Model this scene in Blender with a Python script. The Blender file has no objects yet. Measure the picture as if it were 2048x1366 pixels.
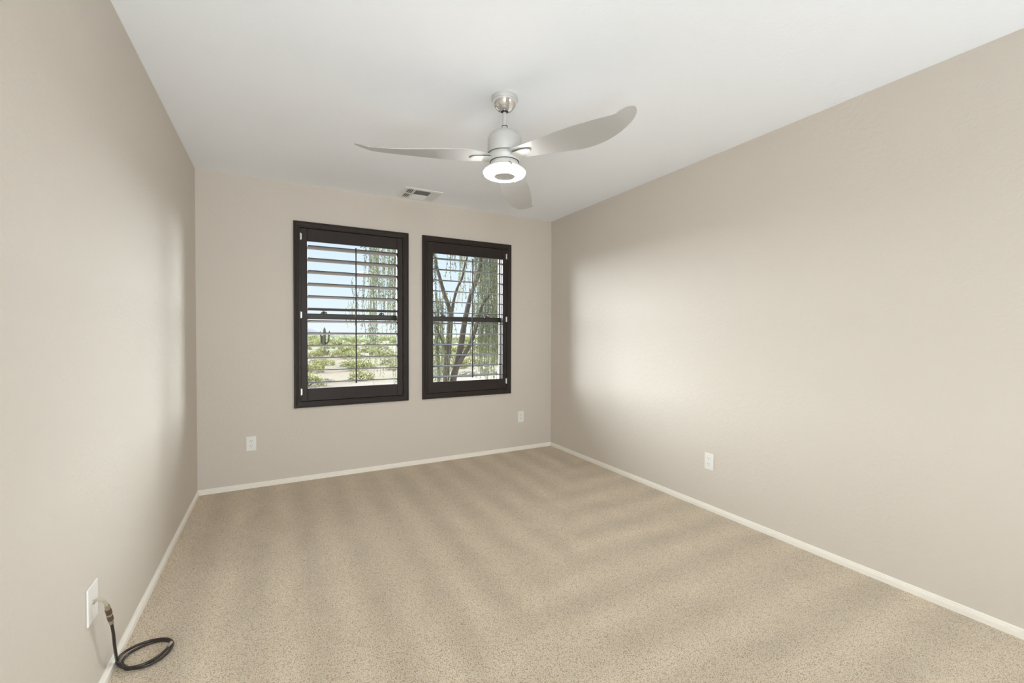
import bpy, math, random
from mathutils import Vector, Matrix
import bmesh
random.seed(7)
PI = math.pi
S = bpy.context.scene
COL = S.collection

# ------------------------------------------------------------------ camera
F_PX = 866.78
cam_data = bpy.data.cameras.new('camera')
cam_data.sensor_fit = 'HORIZONTAL'
cam_data.sensor_width = 36.0
cam_data.lens = F_PX / 2048 * 36.0
cam_data.clip_start = 0.02
cam_data.clip_end = 6000
cam = bpy.data.objects.new('camera', cam_data)
COL.objects.link(cam)
_R = Vector((0.8799852, -0.4749935, 0.00268641))
_U = Vector((0.00511941, 0.01513931, 0.99987229))
_F = Vector((0.47497351, 0.87985907, -0.01575406))
cam.matrix_world = Matrix(((_R.x, _U.x, -_F.x, 0), (_R.y, _U.y, -_F.y, 0), (_R.z, _U.z, -_F.z, 1.29137), (0, 0, 0, 1)))
S.camera = cam

# ------------------------------------------------------------------ world, sun, exposure
S.view_settings.view_transform = 'Standard'
S.view_settings.look = 'None'
S.view_settings.gamma = 1
S.view_settings.use_curve_mapping = False
S.view_settings.exposure = 0.27
S.cycles.use_denoising = True
S.cycles.max_bounces = 14
S.cycles.diffuse_bounces = 8
S.cycles.sample_clamp_indirect = 6

SKY_K = 0.92       # brightness of the sky
SUN_K = 0.45        # the high sun over the house
SIDE_FILL_K = 40.0       # two added wide sun lamps, extra daylight for the side walls
REAR_FILL_W = 90.0      # added fill lamps behind the camera
LAMP_K = 60.0      # the fan's light

W = bpy.data.worlds.new('world')
S.world = W
W.use_nodes = True
nt = W.node_tree
nt.nodes.clear()
wo = nt.nodes.new('ShaderNodeOutputWorld')
bg = nt.nodes.new('ShaderNodeBackground')
tc = nt.nodes.new('ShaderNodeTexCoord')
sp = nt.nodes.new('ShaderNodeSeparateXYZ')
rp = nt.nodes.new('ShaderNodeValToRGB')
nt.links.new(tc.outputs['Generated'], sp.inputs[0])
nt.links.new(sp.outputs['Z'], rp.inputs[0])
nt.links.new(rp.outputs[0], bg.inputs[0])
nt.links.new(bg.outputs[0], wo.inputs[0])
cr = rp.color_ramp
cr.elements[0].position = 0.0
cr.elements[0].color = (0.84, 0.90, 0.95, 1)
cr.elements[1].position = 1.0
cr.elements[1].color = (0.25, 0.42, 0.80, 1)
e = cr.elements.new(0.08); e.color = (0.76, 0.87, 0.96, 1)
e = cr.elements.new(0.32); e.color = (0.62, 0.79, 0.98, 1)
bg.inputs[1].default_value = SKY_K

def sun(name, direction, strength, angle, color):
    l = bpy.data.lights.new(name, 'SUN')
    l.energy = strength; l.angle = math.radians(angle); l.color = color
    o = bpy.data.objects.new(name, l); COL.objects.link(o)
    o.rotation_euler = Vector(direction).to_track_quat('-Z', 'Y').to_euler()
    return o
sun('sun', (-0.30, 0.75, -1.0), SUN_K, 0.6, (1.0, 0.95, 0.86))
for _name, _sx, _az, _k, _w in (('fill_from_left', 1, 56, 0.80, 74), ('fill_from_right', -1, 60, 1.0, 62)):  # added soft lamps that brighten the side walls through the windows
    _a, _e = math.radians(_az), math.radians(8)
    sun(_name, (_sx*math.sin(_a)*math.cos(_e), -math.cos(_a)*math.cos(_e), -math.sin(_e)), SIDE_FILL_K * _k, _w, (0.90, 0.96, 1.0))

# room dimensions
XL, XR, YB, YF, H = -0.5723, 2.7938, 4.2195, -1.0, 2.6
for _x, _w, _share in ((-0.22, 0.56, 0.62), (2.47, 0.50, 0.24)):
    dl = bpy.data.lights.new('rear_fill_light', 'AREA')  # added fill lamp, set in an invented opening behind the camera
    dl.shape = 'RECTANGLE'; dl.size = _w; dl.size_y = 1.95
    dl.energy = REAR_FILL_W * _share; dl.color = (0.85, 0.94, 1.0)
    do = bpy.data.objects.new('rear_fill_light', dl); COL.objects.link(do)
    do.location = (_x, YF - 0.02, 1.05)
    do.rotation_euler = Vector((0.15 if _x < 1 else -0.15, 1, 0.42)).to_track_quat('-Z', 'Y').to_euler()

# ------------------------------------------------------------------ materials
MATS = {}
def base_mat(name):
    m = bpy.data.materials.new(name); m.use_nodes = True
    MATS[name] = m
    return m, m.node_tree, m.node_tree.nodes['Principled BSDF']

def simple(name, col, rough=0.5, metal=0.0, noise=0.0, nscale=40, bump=0.0, bscale=80, spec=None, coat=0.0):
    m, t, b = base_mat(name)
    b.inputs['Base Color'].default_value = (*col, 1)
    b.inputs['Roughness'].default_value = rough
    b.inputs['Metallic'].default_value = metal
    if spec is not None: b.inputs['Specular IOR Level'].default_value = spec
    if coat: b.inputs['Coat Weight'].default_value = coat; b.inputs['Coat Roughness'].default_value = 0.15
    co = t.nodes.new('ShaderNodeTexCoord')
    if noise:
        n = t.nodes.new('ShaderNodeTexNoise'); n.inputs['Scale'].default_value = nscale; n.inputs['Detail'].default_value = 4
        r = t.nodes.new('ShaderNodeMapRange')
        r.inputs['To Min'].default_value = 1 - noise; r.inputs['To Max'].default_value = 1 + noise
        mx = t.nodes.new('ShaderNodeVectorMath'); mx.operation = 'SCALE'
        mx.inputs[0].default_value = col
        t.links.new(co.outputs['Object'], n.inputs['Vector'])
        t.links.new(n.outputs[0], r.inputs[0]); t.links.new(r.outputs[0], mx.inputs['Scale'])
        t.links.new(mx.outputs[0], b.inputs['Base Color'])
    if bump:
        n2 = t.nodes.new('ShaderNodeTexNoise'); n2.inputs['Scale'].default_value = bscale; n2.inputs['Detail'].default_value = 3
        bp = t.nodes.new('ShaderNodeBump'); bp.inputs['Strength'].default_value = bump; bp.inputs['Distance'].default_value = 0.002
        t.links.new(co.outputs['Object'], n2.inputs['Vector']); t.links.new(n2.outputs[0], bp.inputs['Height'])
        t.links.new(bp.outputs[0], b.inputs['Normal'])
    return m

def plaster(name, col, strength=0.22, dist=0.0016, rough=0.62):
    """painted drywall with hand trowelled skip texture"""
    m, t, b = base_mat(name)
    b.inputs['Roughness'].default_value = rough
    b.inputs['Specular IOR Level'].default_value = 0.3
    co = t.nodes.new('ShaderNodeTexCoord')
    n = t.nodes.new('ShaderNodeTexNoise'); n.inputs['Scale'].default_value = 36; n.inputs['Detail'].default_value = 2.5; n.inputs['Distortion'].default_value = 0.6
    r = t.nodes.new('ShaderNodeValToRGB'); r.color_ramp.elements[0].position = 0.47; r.color_ramp.elements[1].position = 0.60
    n2 = t.nodes.new('ShaderNodeTexNoise'); n2.inputs['Scale'].default_value = 150; n2.inputs['Detail'].default_value = 2
    ad = t.nodes.new('ShaderNodeMath'); ad.operation = 'MULTIPLY_ADD'; ad.inputs[1].default_value = 0.25
    bp = t.nodes.new('ShaderNodeBump'); bp.inputs['Strength'].default_value = strength; bp.inputs['Distance'].default_value = dist
    n3 = t.nodes.new('ShaderNodeTexNoise'); n3.inputs['Scale'].default_value = 1.3; n3.inputs['Detail'].default_value = 2
    mr = t.nodes.new('ShaderNodeMapRange'); mr.inputs['To Min'].default_value = 0.985; mr.inputs['To Max'].default_value = 1.015
    sc = t.nodes.new('ShaderNodeVectorMath'); sc.operation = 'SCALE'; sc.inputs[0].default_value = col
    L = t.links.new
    for q in (n, n2, n3): L(co.outputs['Object'], q.inputs['Vector'])
    L(n.outputs[0], r.inputs[0]); L(n2.outputs[0], ad.inputs[0]); L(r.outputs[0], ad.inputs[2])
    L(ad.outputs[0], bp.inputs['Height']); L(bp.outputs[0], b.inputs['Normal'])
    L(n3.outputs[0], mr.inputs[0]); L(mr.outputs[0], sc.inputs['Scale']); L(sc.outputs[0], b.inputs['Base Color'])
    return m

def carpet():
    m, t, b = base_mat('carpet')
    L = t.links.new
    N = t.nodes.new
    b.inputs['Roughness'].default_value = 1.0
    b.inputs['Specular IOR Level'].default_value = 0.05
    b.inputs['Sheen Weight'].default_value = 0.25
    b.inputs['Sheen Roughness'].default_value = 0.6
    b.inputs['Sheen Tint'].default_value = (0.9, 0.85, 0.78, 1)
    co = N('ShaderNodeTexCoord'); sx = N('ShaderNodeSeparateXYZ')
    L(co.outputs['Object'], sx.inputs[0])
    warp = N('ShaderNodeTexNoise'); warp.inputs['Scale'].default_value = 1.6; warp.inputs['Detail'].default_value = 3
    L(co.outputs['Object'], warp.inputs['Vector'])
    def stripes(axis, period, wobble, phase):
        # (axis + wobble*noise) * 2pi/period -> sin
        a = N('ShaderNodeMath'); a.operation = 'MULTIPLY_ADD'; a.inputs[1].default_value = wobble
        L(warp.outputs[0], a.inputs[0]); L(sx.outputs[axis], a.inputs[2])
        k = N('ShaderNodeMath'); k.operation = 'MULTIPLY_ADD'; k.inputs[1].default_value = 2 * PI / period; k.inputs[2].default_value = phase
        L(a.outputs[0], k.inputs[0])
        s = N('ShaderNodeMath'); s.operation = 'SINE'; L(k.outputs[0], s.inputs[0])
        return s
    s1 = stripes('X', 0.27, 0.05, 0.5)
    s2 = stripes('Y', 0.30, 0.06, 1.0)
    # region: passes made across the room (along x) on the right/near side
    reg = N('ShaderNodeMath'); reg.operation = 'MULTIPLY_ADD'; reg.inputs[1].default_value = -0.9
    L(sx.outputs['Y'], reg.inputs[0]); L(sx.outputs['X'], reg.inputs[2])
    rn = N('ShaderNodeMath'); rn.operation = 'MULTIPLY_ADD'; rn.inputs[1].default_value = 0.8
    L(warp.outputs[0], rn.inputs[0]); L(reg.outputs[0], rn.inputs[2])
    rr = N('ShaderNodeMapRange'); rr.interpolation_type = 'SMOOTHSTEP'
    rr.inputs['From Min'].default_value = -0.35; rr.inputs['From Max'].default_value = 0.15
    L(rn.outputs[0], rr.inputs[0])
    mixs = N('ShaderNodeMix'); L(rr.outputs[0], mixs.inputs['Factor']); L(s1.outputs[0], mixs.inputs['A']); L(s2.outputs[0], mixs.inputs['B'])
    # patchiness of the stripes
    pn = N('ShaderNodeTexNoise'); pn.inputs['Scale'].default_value = 2.6; pn.inputs['Detail'].default_value = 4
    L(co.outputs['Object'], pn.inputs['Vector'])
    pr = N('ShaderNodeMapRange'); pr.inputs['From Min'].default_value = 0.35; pr.inputs['From Max'].default_value = 0.65; pr.inputs['To Min'].default_value = 0.15
    L(pn.outputs[0], pr.inputs[0])
    amp = N('ShaderNodeMath'); amp.operation = 'MULTIPLY'; L(mixs.outputs['Result'], amp.inputs[0]); L(pr.outputs[0], amp.inputs[1])
    st = N('ShaderNodeMath'); st.operation = 'MULTIPLY_ADD'; st.inputs[1].default_value = 0.11; st.inputs[2].default_value = 0.98
    L(amp.outputs[0], st.inputs[0])
    big = N('ShaderNodeTexNoise'); big.inputs['Scale'].default_value = 5; big.inputs['Detail'].default_value = 5
    L(co.outputs['Object'], big.inputs['Vector'])
    bm_ = N('ShaderNodeMapRange'); bm_.inputs['To Min'].default_value = 0.93; bm_.inputs['To Max'].default_value = 1.07
    L(big.outputs[0], bm_.inputs[0])
    # tufts
    v = N('ShaderNodeTexVoronoi'); v.inputs['Scale'].default_value = 290; v.inputs['Randomness'].default_value = 1.0
    f = N('ShaderNodeTexNoise'); f.inputs['Scale'].default_value = 380; f.inputs['Detail'].default_value = 3; f.inputs['Roughness'].default_value = 0.7
    L(co.outputs['Object'], v.inputs['Vector']); L(co.outputs['Object'], f.inputs['Vector'])
    h = N('ShaderNodeMath'); h.operation = 'SUBTRACT'; L(f.outputs[0], h.inputs[0]); L(v.outputs['Distance'], h.inputs[1])
    cr_ = N('ShaderNodeValToRGB')
    el = cr_.color_ramp.elements
    el[0].position = -0.0; el[0].color = (0.37, 0.29, 0.20, 1)
    el[1].position = 0.62; el[1].color = (0.75, 0.655, 0.515, 1)
    x = el.new(0.25); x.color = (0.66, 0.555, 0.425, 1)
    hh = N('ShaderNodeMapRange'); hh.inputs['From Min'].default_value = -0.25; hh.inputs['From Max'].default_value = 0.55
    L(h.outputs[0], hh.inputs[0]); L(hh.outputs[0], cr_.inputs[0])
    m1 = N('ShaderNodeVectorMath'); m1.operation = 'SCALE'; L(cr_.outputs[0], m1.inputs[0]); L(st.outputs[0], m1.inputs['Scale'])
    m2 = N('ShaderNodeVectorMath'); m2.operation = 'SCALE'; L(m1.outputs[0], m2.inputs[0]); L(bm_.outputs[0], m2.inputs['Scale'])
    L(m2.outputs[0], b.inputs['Base Color'])
    bp = N('ShaderNodeBump'); bp.inputs['Strength'].default_value = 0.55; bp.inputs['Distance'].default_value = 0.005
    L(h.outputs[0], bp.inputs['Height']); L(bp.outputs[0], b.inputs['Normal'])
    return m

def wood_dark(name='espresso_wood', rough=0.42, spec=0.3, coat=0.0):
    m, t, b = base_mat(name)
    L = t.links.new; N = t.nodes.new
    b.inputs['Roughness'].default_value = rough
    b.inputs['Specular IOR Level'].default_value = spec
    b.inputs['Coat Weight'].default_value = coat
    b.inputs['Coat Roughness'].default_value = 0.2
    co = N('ShaderNodeTexCoord'); mp = N('ShaderNodeMapping'); mp.inputs['Scale'].default_value = (40, 40, 3)
    n = N('ShaderNodeTexNoise'); n.inputs['Scale'].default_value = 2; n.inputs['Detail'].default_value = 5
    r = N('ShaderNodeValToRGB'); r.color_ramp.elements[0].color = (0.016, 0.010, 0.008, 1); r.color_ramp.elements[1].color = (0.032, 0.021, 0.016, 1)
    L(co.outputs['Object'], mp.inputs[0]); L(mp.outputs[0], n.inputs['Vector']); L(n.outputs[0], r.inputs[0]); L(r.outputs[0], b.inputs['Base Color'])
    return m

def desert_ground():
    m, t, b = base_mat('desert_ground')
    L = t.links.new; N = t.nodes.new
    b.inputs['Roughness'].default_value = 0.95
    b.inputs['Specular IOR Level'].default_value = 0.1
    co = N('ShaderNodeTexCoord')
    n = N('ShaderNodeTexNoise'); n.inputs['Scale'].default_value = 0.12; n.inputs['Detail'].default_value = 8; n.inputs['Roughness'].default_value = 0.65
    r = N('ShaderNodeValToRGB'); el = r.color_ramp.elements
    el[0].position = 0.36; el[0].color = (0.095, 0.092, 0.048, 1)
    el[1].position = 0.60; el[1].color = (0.145, 0.112, 0.082, 1)
    x = el.new(0.46); x.color = (0.12, 0.10, 0.065, 1)
    g = N('ShaderNodeTexNoise'); g.inputs['Scale'].default_value = 3.0; g.inputs['Detail'].default_value = 6
    mr = N('ShaderNodeMapRange'); mr.inputs['To Min'].default_value = 0.8; mr.inputs['To Max'].default_value = 1.2
    # raked gravel yard close to the house
    sx = N('ShaderNodeSeparateXYZ'); L(co.outputs['Object'], sx.inputs[0])
    ed = N('ShaderNodeMath'); ed.operation = 'MULTIPLY_ADD'; ed.inputs[1].default_value = 9.0
    L(n.outputs[0], ed.inputs[0]); L(sx.outputs['Y'], ed.inputs[2])
    yr = N('ShaderNodeMapRange'); yr.inputs['From Min'].default_value = 37; yr.inputs['From Max'].default_value = 40
    L(ed.outputs[0], yr.inputs[0])
    mx = N('ShaderNodeMix'); mx.data_type = 'RGBA'
    mx.inputs['A'].default_value = (0.142, 0.115, 0.094, 1)
    L(yr.outputs[0], mx.inputs['Factor']); L(r.outputs[0], mx.inputs['B'])
    sc = N('ShaderNodeVectorMath'); sc.operation = 'SCALE'
    # low scrub covers the plain further out
    fr = N('ShaderNodeMapRange'); fr.inputs['From Min'].default_value = 75; fr.inputs['From Max'].default_value = 190
    L(sx.outputs['Y'], fr.inputs[0])
    mf = N('ShaderNodeMix'); mf.data_type = 'RGBA'; mf.inputs['B'].default_value = (0.125, 0.135, 0.065, 1)
    L(fr.outputs[0], mf.inputs['Factor']); L(mx.outputs['Result'], mf.inputs['A'])
    L(co.outputs['Object'], n.inputs['Vector']); L(co.outputs['Object'], g.inputs['Vector'])
    L(n.outputs[0], r.inputs[0]); L(mf.outputs['Result'], sc.inputs[0]); L(g.outputs[0], mr.inputs[0]); L(mr.outputs[0], sc.inputs['Scale'])
    L(sc.outputs[0], b.inputs['Base Color'])
    return m

def leafy(name, c1, c2):
    m, t, b = base_mat(name)
    L = t.links.new; N = t.nodes.new
    b.inputs['Roughness'].default_value = 0.6
    b.inputs['Specular IOR Level'].default_value = 0.2
    co = N('ShaderNodeTexCoord')
    n = N('ShaderNodeTexNoise'); n.inputs['Scale'].default_value = 2.0; n.inputs['Detail'].default_value = 3
    r = N('ShaderNodeValToRGB'); r.color_ramp.elements[0].position = 0.35; r.color_ramp.elements[1].position = 0.65
    r.color_ramp.elements[0].color = (*c1, 1); r.color_ramp.elements[1].color = (*c2, 1)
    L(co.outputs['Object'], n.inputs['Vector']); L(n.outputs[0], r.inputs[0]); L(r.outputs[0], b.inputs['Base Color'])
    tr = N('ShaderNodeBsdfTranslucent'); L(r.outputs[0], tr.inputs[0])
    ms = N('ShaderNodeMixShader'); ms.inputs[0].default_value = 0.3
    L(b.outputs[0], ms.inputs[1]); L(tr.outputs[0], ms.inputs[2])
    L(ms.outputs[0], t.nodes['Material Output'].inputs['Surface'])
    return m

M_WALL = plaster('wall_paint', (0.62, 0.568, 0.505))
M_CEIL = plaster('ceiling_paint', (0.885, 0.91, 0.95), 0.16, 0.0014)
M_CARPET = carpet()
M_TRIM = simple('trim_paint', (0.86, 0.82, 0.75), 0.35, noise=0.02, nscale=8)
M_WOOD = wood_dark()
M_LOUV = wood_dark('lacquered_espresso_wood', 0.32, 0.5, 0.7)
M_ALMOND = simple('almond_vinyl', (0.42, 0.40, 0.38), 0.4, noise=0.02)
M_STUCCO = simple('stucco', (0.50, 0.42, 0.33), 0.9, noise=0.08, nscale=20, bump=0.6, bscale=60)
M_ROOF = simple('roof_felt', (0.30, 0.24, 0.2), 0.9, noise=0.1)
M_DKBROWN = simple('dark_brown_rail', (0.045, 0.033, 0.027), 0.4, noise=0.08)  # dark brown for the meeting rail and sash locks
M_HINGE = simple('hinge_metal', (0.80, 0.79, 0.77), 0.3, 0.6, noise=0.03)
M_PLATE = simple('white_plastic', (0.80, 0.79, 0.76), 0.3, noise=0.01, nscale=10)
M_SLOT = simple('slot_dark', (0.03, 0.03, 0.03), 0.6, noise=0.05)
M_VENT = simple('vent_enamel', (0.78, 0.775, 0.76), 0.4, noise=0.02)
M_VDARK = simple('painted_duct_shade', (0.10, 0.10, 0.095), 0.7, noise=0.1)
M_CHROME = simple('chrome', (0.86, 0.86, 0.87), 0.05, 1.0, noise=0.01)
M_NICKEL = simple('satin_silver', (0.60, 0.60, 0.58), 0.55, 0.30, noise=0.015, nscale=30)
M_WIRE = simple('dull_wire', (0.12, 0.12, 0.12), 0.6, 0.3, noise=0.02)
M_BLADE = simple('blade_silver', (0.56, 0.56, 0.56), 0.38, 0.40, noise=0.02, nscale=15)
M_BLACK = simple('black_rubber', (0.018, 0.016, 0.015), 0.4, noise=0.1)
M_CABLE = simple('cable_black', (0.028, 0.019, 0.016), 0.28, noise=0.15, nscale=60)
M_CLEARC = simple('cable_grey', (0.42, 0.37, 0.30), 0.35, noise=0.08, nscale=90)
M_BRASS = simple('connector_brass', (0.50, 0.44, 0.34), 0.32, 0.9, noise=0.05)
M_BARK = simple('bark', (0.065, 0.055, 0.045), 0.9, noise=0.35, nscale=9, bump=0.8, bscale=25)
M_LEAF = leafy('willowy_leaves', (0.07, 0.09, 0.05), (0.19, 0.20, 0.095))
M_BUSH = leafy('bush_leaves', (0.13, 0.135, 0.055), (0.23, 0.215, 0.09))
M_BUSH2 = leafy('grey_bush_leaves', (0.13, 0.12, 0.09), (0.20, 0.18, 0.13))
M_DTREE = leafy('far_tree_leaves', (0.05, 0.075, 0.035), (0.09, 0.12, 0.055))
M_CACTUS = simple('cactus_skin', (0.10, 0.095, 0.055), 0.8, noise=0.25, nscale=2)
M_HAZED_ROCK = simple('haze_tinted_rock', (0.065, 0.065, 0.078), 0.95, noise=0.12, nscale=0.01)  # distance haze painted in as the bluish grey of the rock
M_GROUND = desert_ground()

def glass_mat():
    m, t, b = base_mat('window_glass')
    t.nodes.remove(b)
    tr = t.nodes.new('ShaderNodeBsdfTransparent'); tr.inputs[0].default_value = (0.97, 0.985, 0.98, 1)
    gl = t.nodes.new('ShaderNodeBsdfGlossy'); gl.inputs['Roughness'].default_value = 0.02
    fr = t.nodes.new('ShaderNodeFresnel'); fr.inputs[0].default_value = 1.12
    ms = t.nodes.new('ShaderNodeMixShader')
    t.links.new(fr.outputs[0], ms.inputs[0]); t.links.new(tr.outputs[0], ms.inputs[1]); t.links.new(gl.outputs[0], ms.inputs[2])
    t.links.new(ms.outputs[0], t.nodes['Material Output'].inputs['Surface'])
    return m
M_GLASS = glass_mat()

def lamp_mat(name, strength, col):
    m, t, b = base_mat(name)
    b.inputs['Base Color'].default_value = (0.9, 0.89, 0.86, 1)
    b.inputs['Roughness'].default_value = 0.25
    b.inputs['Emission Color'].default_value = (*col, 1)
    b.inputs['Emission Strength'].default_value = strength
    return m
M_LAMP = lamp_mat('lit_lens', LAMP_K, (1.0, 0.97, 0.92))
M_GLOW = lamp_mat('frosted_glass_glow', 0.35, (1.0, 0.93, 0.84))

# ------------------------------------------------------------------ mesh helpers
class MB:
    def __init__(s): s.v = []; s.f = []; s.mi = []
    def add(s, vs, fs, mi=0):
        o = len(s.v); s.v += [tuple(v) for v in vs]
        s.f += [tuple(i + o for i in f) for f in fs]; s.mi += [mi] * len(fs)
    def box(s, x0, x1, y0, y1, z0, z1, mi=0):
        s.add([(x0,y0,z0),(x1,y0,z0),(x1,y1,z0),(x0,y1,z0),(x0,y0,z1),(x1,y0,z1),(x1,y1,z1),(x0,y1,z1)],
              [(0,3,2,1),(4,5,6,7),(0,1,5,4),(1,2,6,5),(2,3,7,6),(3,0,4,7)], mi)
    def tube(s, pts, rad, n=10, cap=True, mi=0):
        pts = [Vector(p) for p in pts]
        if not hasattr(rad, '__len__'): rad = [rad] * len(pts)
        t0 = (pts[1] - pts[0]).normalized()
        up = Vector((0,0,1)) if abs(t0.z) < 0.9 else Vector((1,0,0))
        nx = t0.cross(up).normalized()
        vs = []
        for i, p in enumerate(pts):
            t = (pts[min(i+1, len(pts)-1)] - pts[max(i-1, 0)]).normalized()
            nx = (nx - t * nx.dot(t)).normalized(); ny = t.cross(nx)
            for k in range(n):
                a = 2 * PI * k / n
                vs.append(p + (nx * math.cos(a) + ny * math.sin(a)) * rad[i])
        fs = []
        for i in range(len(pts) - 1):
            for k in range(n):
                a = i*n+k; b = i*n+(k+1) % n
                fs.append((a, b, b+n, a+n))
        if cap:
            fs.append(tuple(range(n-1, -1, -1))); fs.append(tuple(range((len(pts)-1)*n, len(pts)*n)))
        s.add(vs, fs, mi)
    def lathe(s, prof, c=(0,0,0), n=48, mi=0, axis='z'):
        vs = []; fs = []
        for r, z in prof:
            for k in range(n):
                a = 2*PI*k/n
                x, y = max(r, 1e-5)*math.cos(a), max(r, 1e-5)*math.sin(a)
                v = (x, y, z) if axis == 'z' else ((z, x, y) if axis == 'x' else (x, z, y))
                vs.append((v[0]+c[0], v[1]+c[1], v[2]+c[2]))
        for i in range(len(prof)-1):
            for k in range(n):
                a = i*n+k; b = i*n+(k+1) % n
                fs.append((a, b, b+n, a+n))
        s.add(vs, fs, mi)
    def prism(s, poly, a0, a1, axis, mi=0):
        """poly in the plane across the axis; axis 'x': poly=(y,z); 'y': (x,z); 'z': (x,y)"""
        n = len(poly)
        def P(q, a):
            return {'x': (a, q[0], q[1]), 'y': (q[0], a, q[1]), 'z': (q[0], q[1], a)}[axis]
        s.add([P(q, a0) for q in poly] + [P(q, a1) for q in poly],
              [(i, (i+1) % n, n+(i+1) % n, n+i) for i in range(n)] + [tuple(range(n-1, -1, -1)), tuple(range(n, 2*n))], mi)
    def build(s, name, mats, parent=None, smooth=False, bevel=0, origin=None, recalc=True):
        me = bpy.data.meshes.new(name)
        vs = s.v
        if origin is not None:
            vs = [(v[0]-origin[0], v[1]-origin[1], v[2]-origin[2]) for v in vs]
        me.from_pydata(vs, [], s.f)
        if not isinstance(mats, (list, tuple)): mats = [mats]
        for m in mats: me.materials.append(m)
        for p, mi in zip(me.polygons, s.mi): p.material_index = mi
        if recalc:
            bm = bmesh.new(); bm.from_mesh(me)
            bmesh.ops.recalc_face_normals(bm, faces=bm.faces); bm.to_mesh(me); bm.free()
        if smooth:
            for p in me.polygons: p.use_smooth = True
            try: me.set_sharp_from_angle(angle=math.radians(40))
            except Exception: pass
        me.update()
        o = bpy.data.objects.new(name, me); COL.objects.link(o)
        if origin is not None: o.location = origin
        if parent is not None:
            if origin is not None: o.location = Vector(origin) - parent.location
            else: o.location = -parent.location
            o.parent = parent
        if bevel:
            b = o.modifiers.new('bevel', 'BEVEL'); b.width = bevel; b.segments = 2; b.limit_method = 'ANGLE'
        return o

def tag(o, label=None, cat=None, group=None, kind=None):
    if label: o['label'] = label
    if cat: o['category'] = cat
    if group: o['group'] = group
    if kind: o['kind'] = kind
    return o
def empty(name, loc, label, cat, group=None, kind=None):
    o = bpy.data.objects.new(name, None); COL.objects.link(o); o.location = loc
    o.empty_display_size = 0.1
    return tag(o, label, cat, group, kind)
def copy_tree(o, parent=None):
    c = o.copy(); COL.objects.link(c)
    if parent is not None: c.parent = parent
    for ch in list(o.children): copy_tree(ch, c)
    return c
def smoothstep(a, b, x):
    t = min(max((x-a)/(b-a), 0), 1); return t*t*(3-2*t)

# ------------------------------------------------------------------ room shell
TH = 0.16
m = MB(); m.box(XL-TH, XR+TH, YF-TH, YB+TH, -0.12, 0.0)
tag(m.build('floor', M_CARPET), 'beige looped carpet with vacuum marks covering the whole floor', 'floor', kind='structure')
m = MB(); m.box(XL-TH, XR+TH, YF-TH, YB+TH, H, H+0.14)
tag(m.build('ceiling', M_CEIL), 'smooth white painted flat ceiling above the empty bedroom', 'ceiling', kind='structure')
m = MB(); m.box(XL-TH, XL, YF, YB+TH, 0, H)
tag(m.build('wall_left', M_WALL), 'plain beige left wall with the coax plate', 'wall', kind='structure')
m = MB(); m.box(XR, XR+TH, YF, YB+TH, 0, H)
tag(m.build('wall_right', M_WALL), 'long plain beige right wall', 'wall', kind='structure')
# back wall with two window openings
WIN = [(0.171, 1.087), (1.314, 2.222)]
WZ0, WZ1 = 0.698, 2.224
m = MB()
def back_slab(mb, y0, y1, mi):
    xs = [XL, WIN[0][0], WIN[0][1], WIN[1][0], WIN[1][1], XR]
    mb.box(xs[0], xs[5], y0, y1, 0, WZ0, mi)
    mb.box(xs[0], xs[5], y0, y1, WZ1, H, mi)
    for a, b in ((0,1),(2,3),(4,5)): mb.box(xs[a], xs[b], y0, y1, WZ0, WZ1, mi)
back_slab(m, YB, YB+TH, 0)
tag(m.build('wall_back', M_WALL), 'beige back wall with two shuttered windows', 'wall', kind='structure')
# stucco skin and parapet of the house outside
m = MB()
xs = [XL-3, WIN[0][0], WIN[0][1], WIN[1][0], WIN[1][1], XR+3]
m.box(xs[0], xs[5], YB+TH+0.001, YB+TH+0.03, -2.4, WZ0)
m.box(xs[0], xs[5], YB+TH+0.001, YB+TH+0.03, WZ1, H+0.6)
for a, b in ((0,1),(2,3),(4,5)): m.box(xs[a], xs[b], YB+TH+0.001, YB+TH+0.03, WZ0, WZ1)
tag(m.build('wall_outside', M_STUCCO), 'tan stucco outer face of the house', 'wall', kind='structure')
# unseen wall behind the camera; openings at each end added for the fill lamps
m = MB()
for _a, _b in ((XL, -0.53), (0.09, 2.19), (2.75, XR)): m.box(_a, _b, YF-TH, YF, 0, H)
m.box(-0.53, 0.09, YF-TH, YF, 2.06, H); m.box(2.19, 2.75, YF-TH, YF, 2.06, H)
tag(m.build('wall_front', M_WALL), 'unseen beige wall with two openings added for the fill lamps', 'wall', kind='structure')
m = MB(); y0_, y1_ = YF-1.3, YF-TH-0.001  # invented hall box closing the space behind the fill lamps
m.box(XL-TH, XR+TH, y0_, y1_, -0.12, 0); m.box(XL-TH, XR+TH, y0_, y1_, 2.45, 2.55)
m.box(XL-TH, XL, y0_, y1_, 0, 2.45); m.box(XR, XR+TH, y0_, y1_, 0, 2.45); m.box(XL, XR, y0_, y0_+0.1, 0, 2.45)
tag(m.build('added_hall_box', M_WALL), 'unseen beige hall box added behind the fill lamp openings', 'wall', kind='structure')

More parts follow.
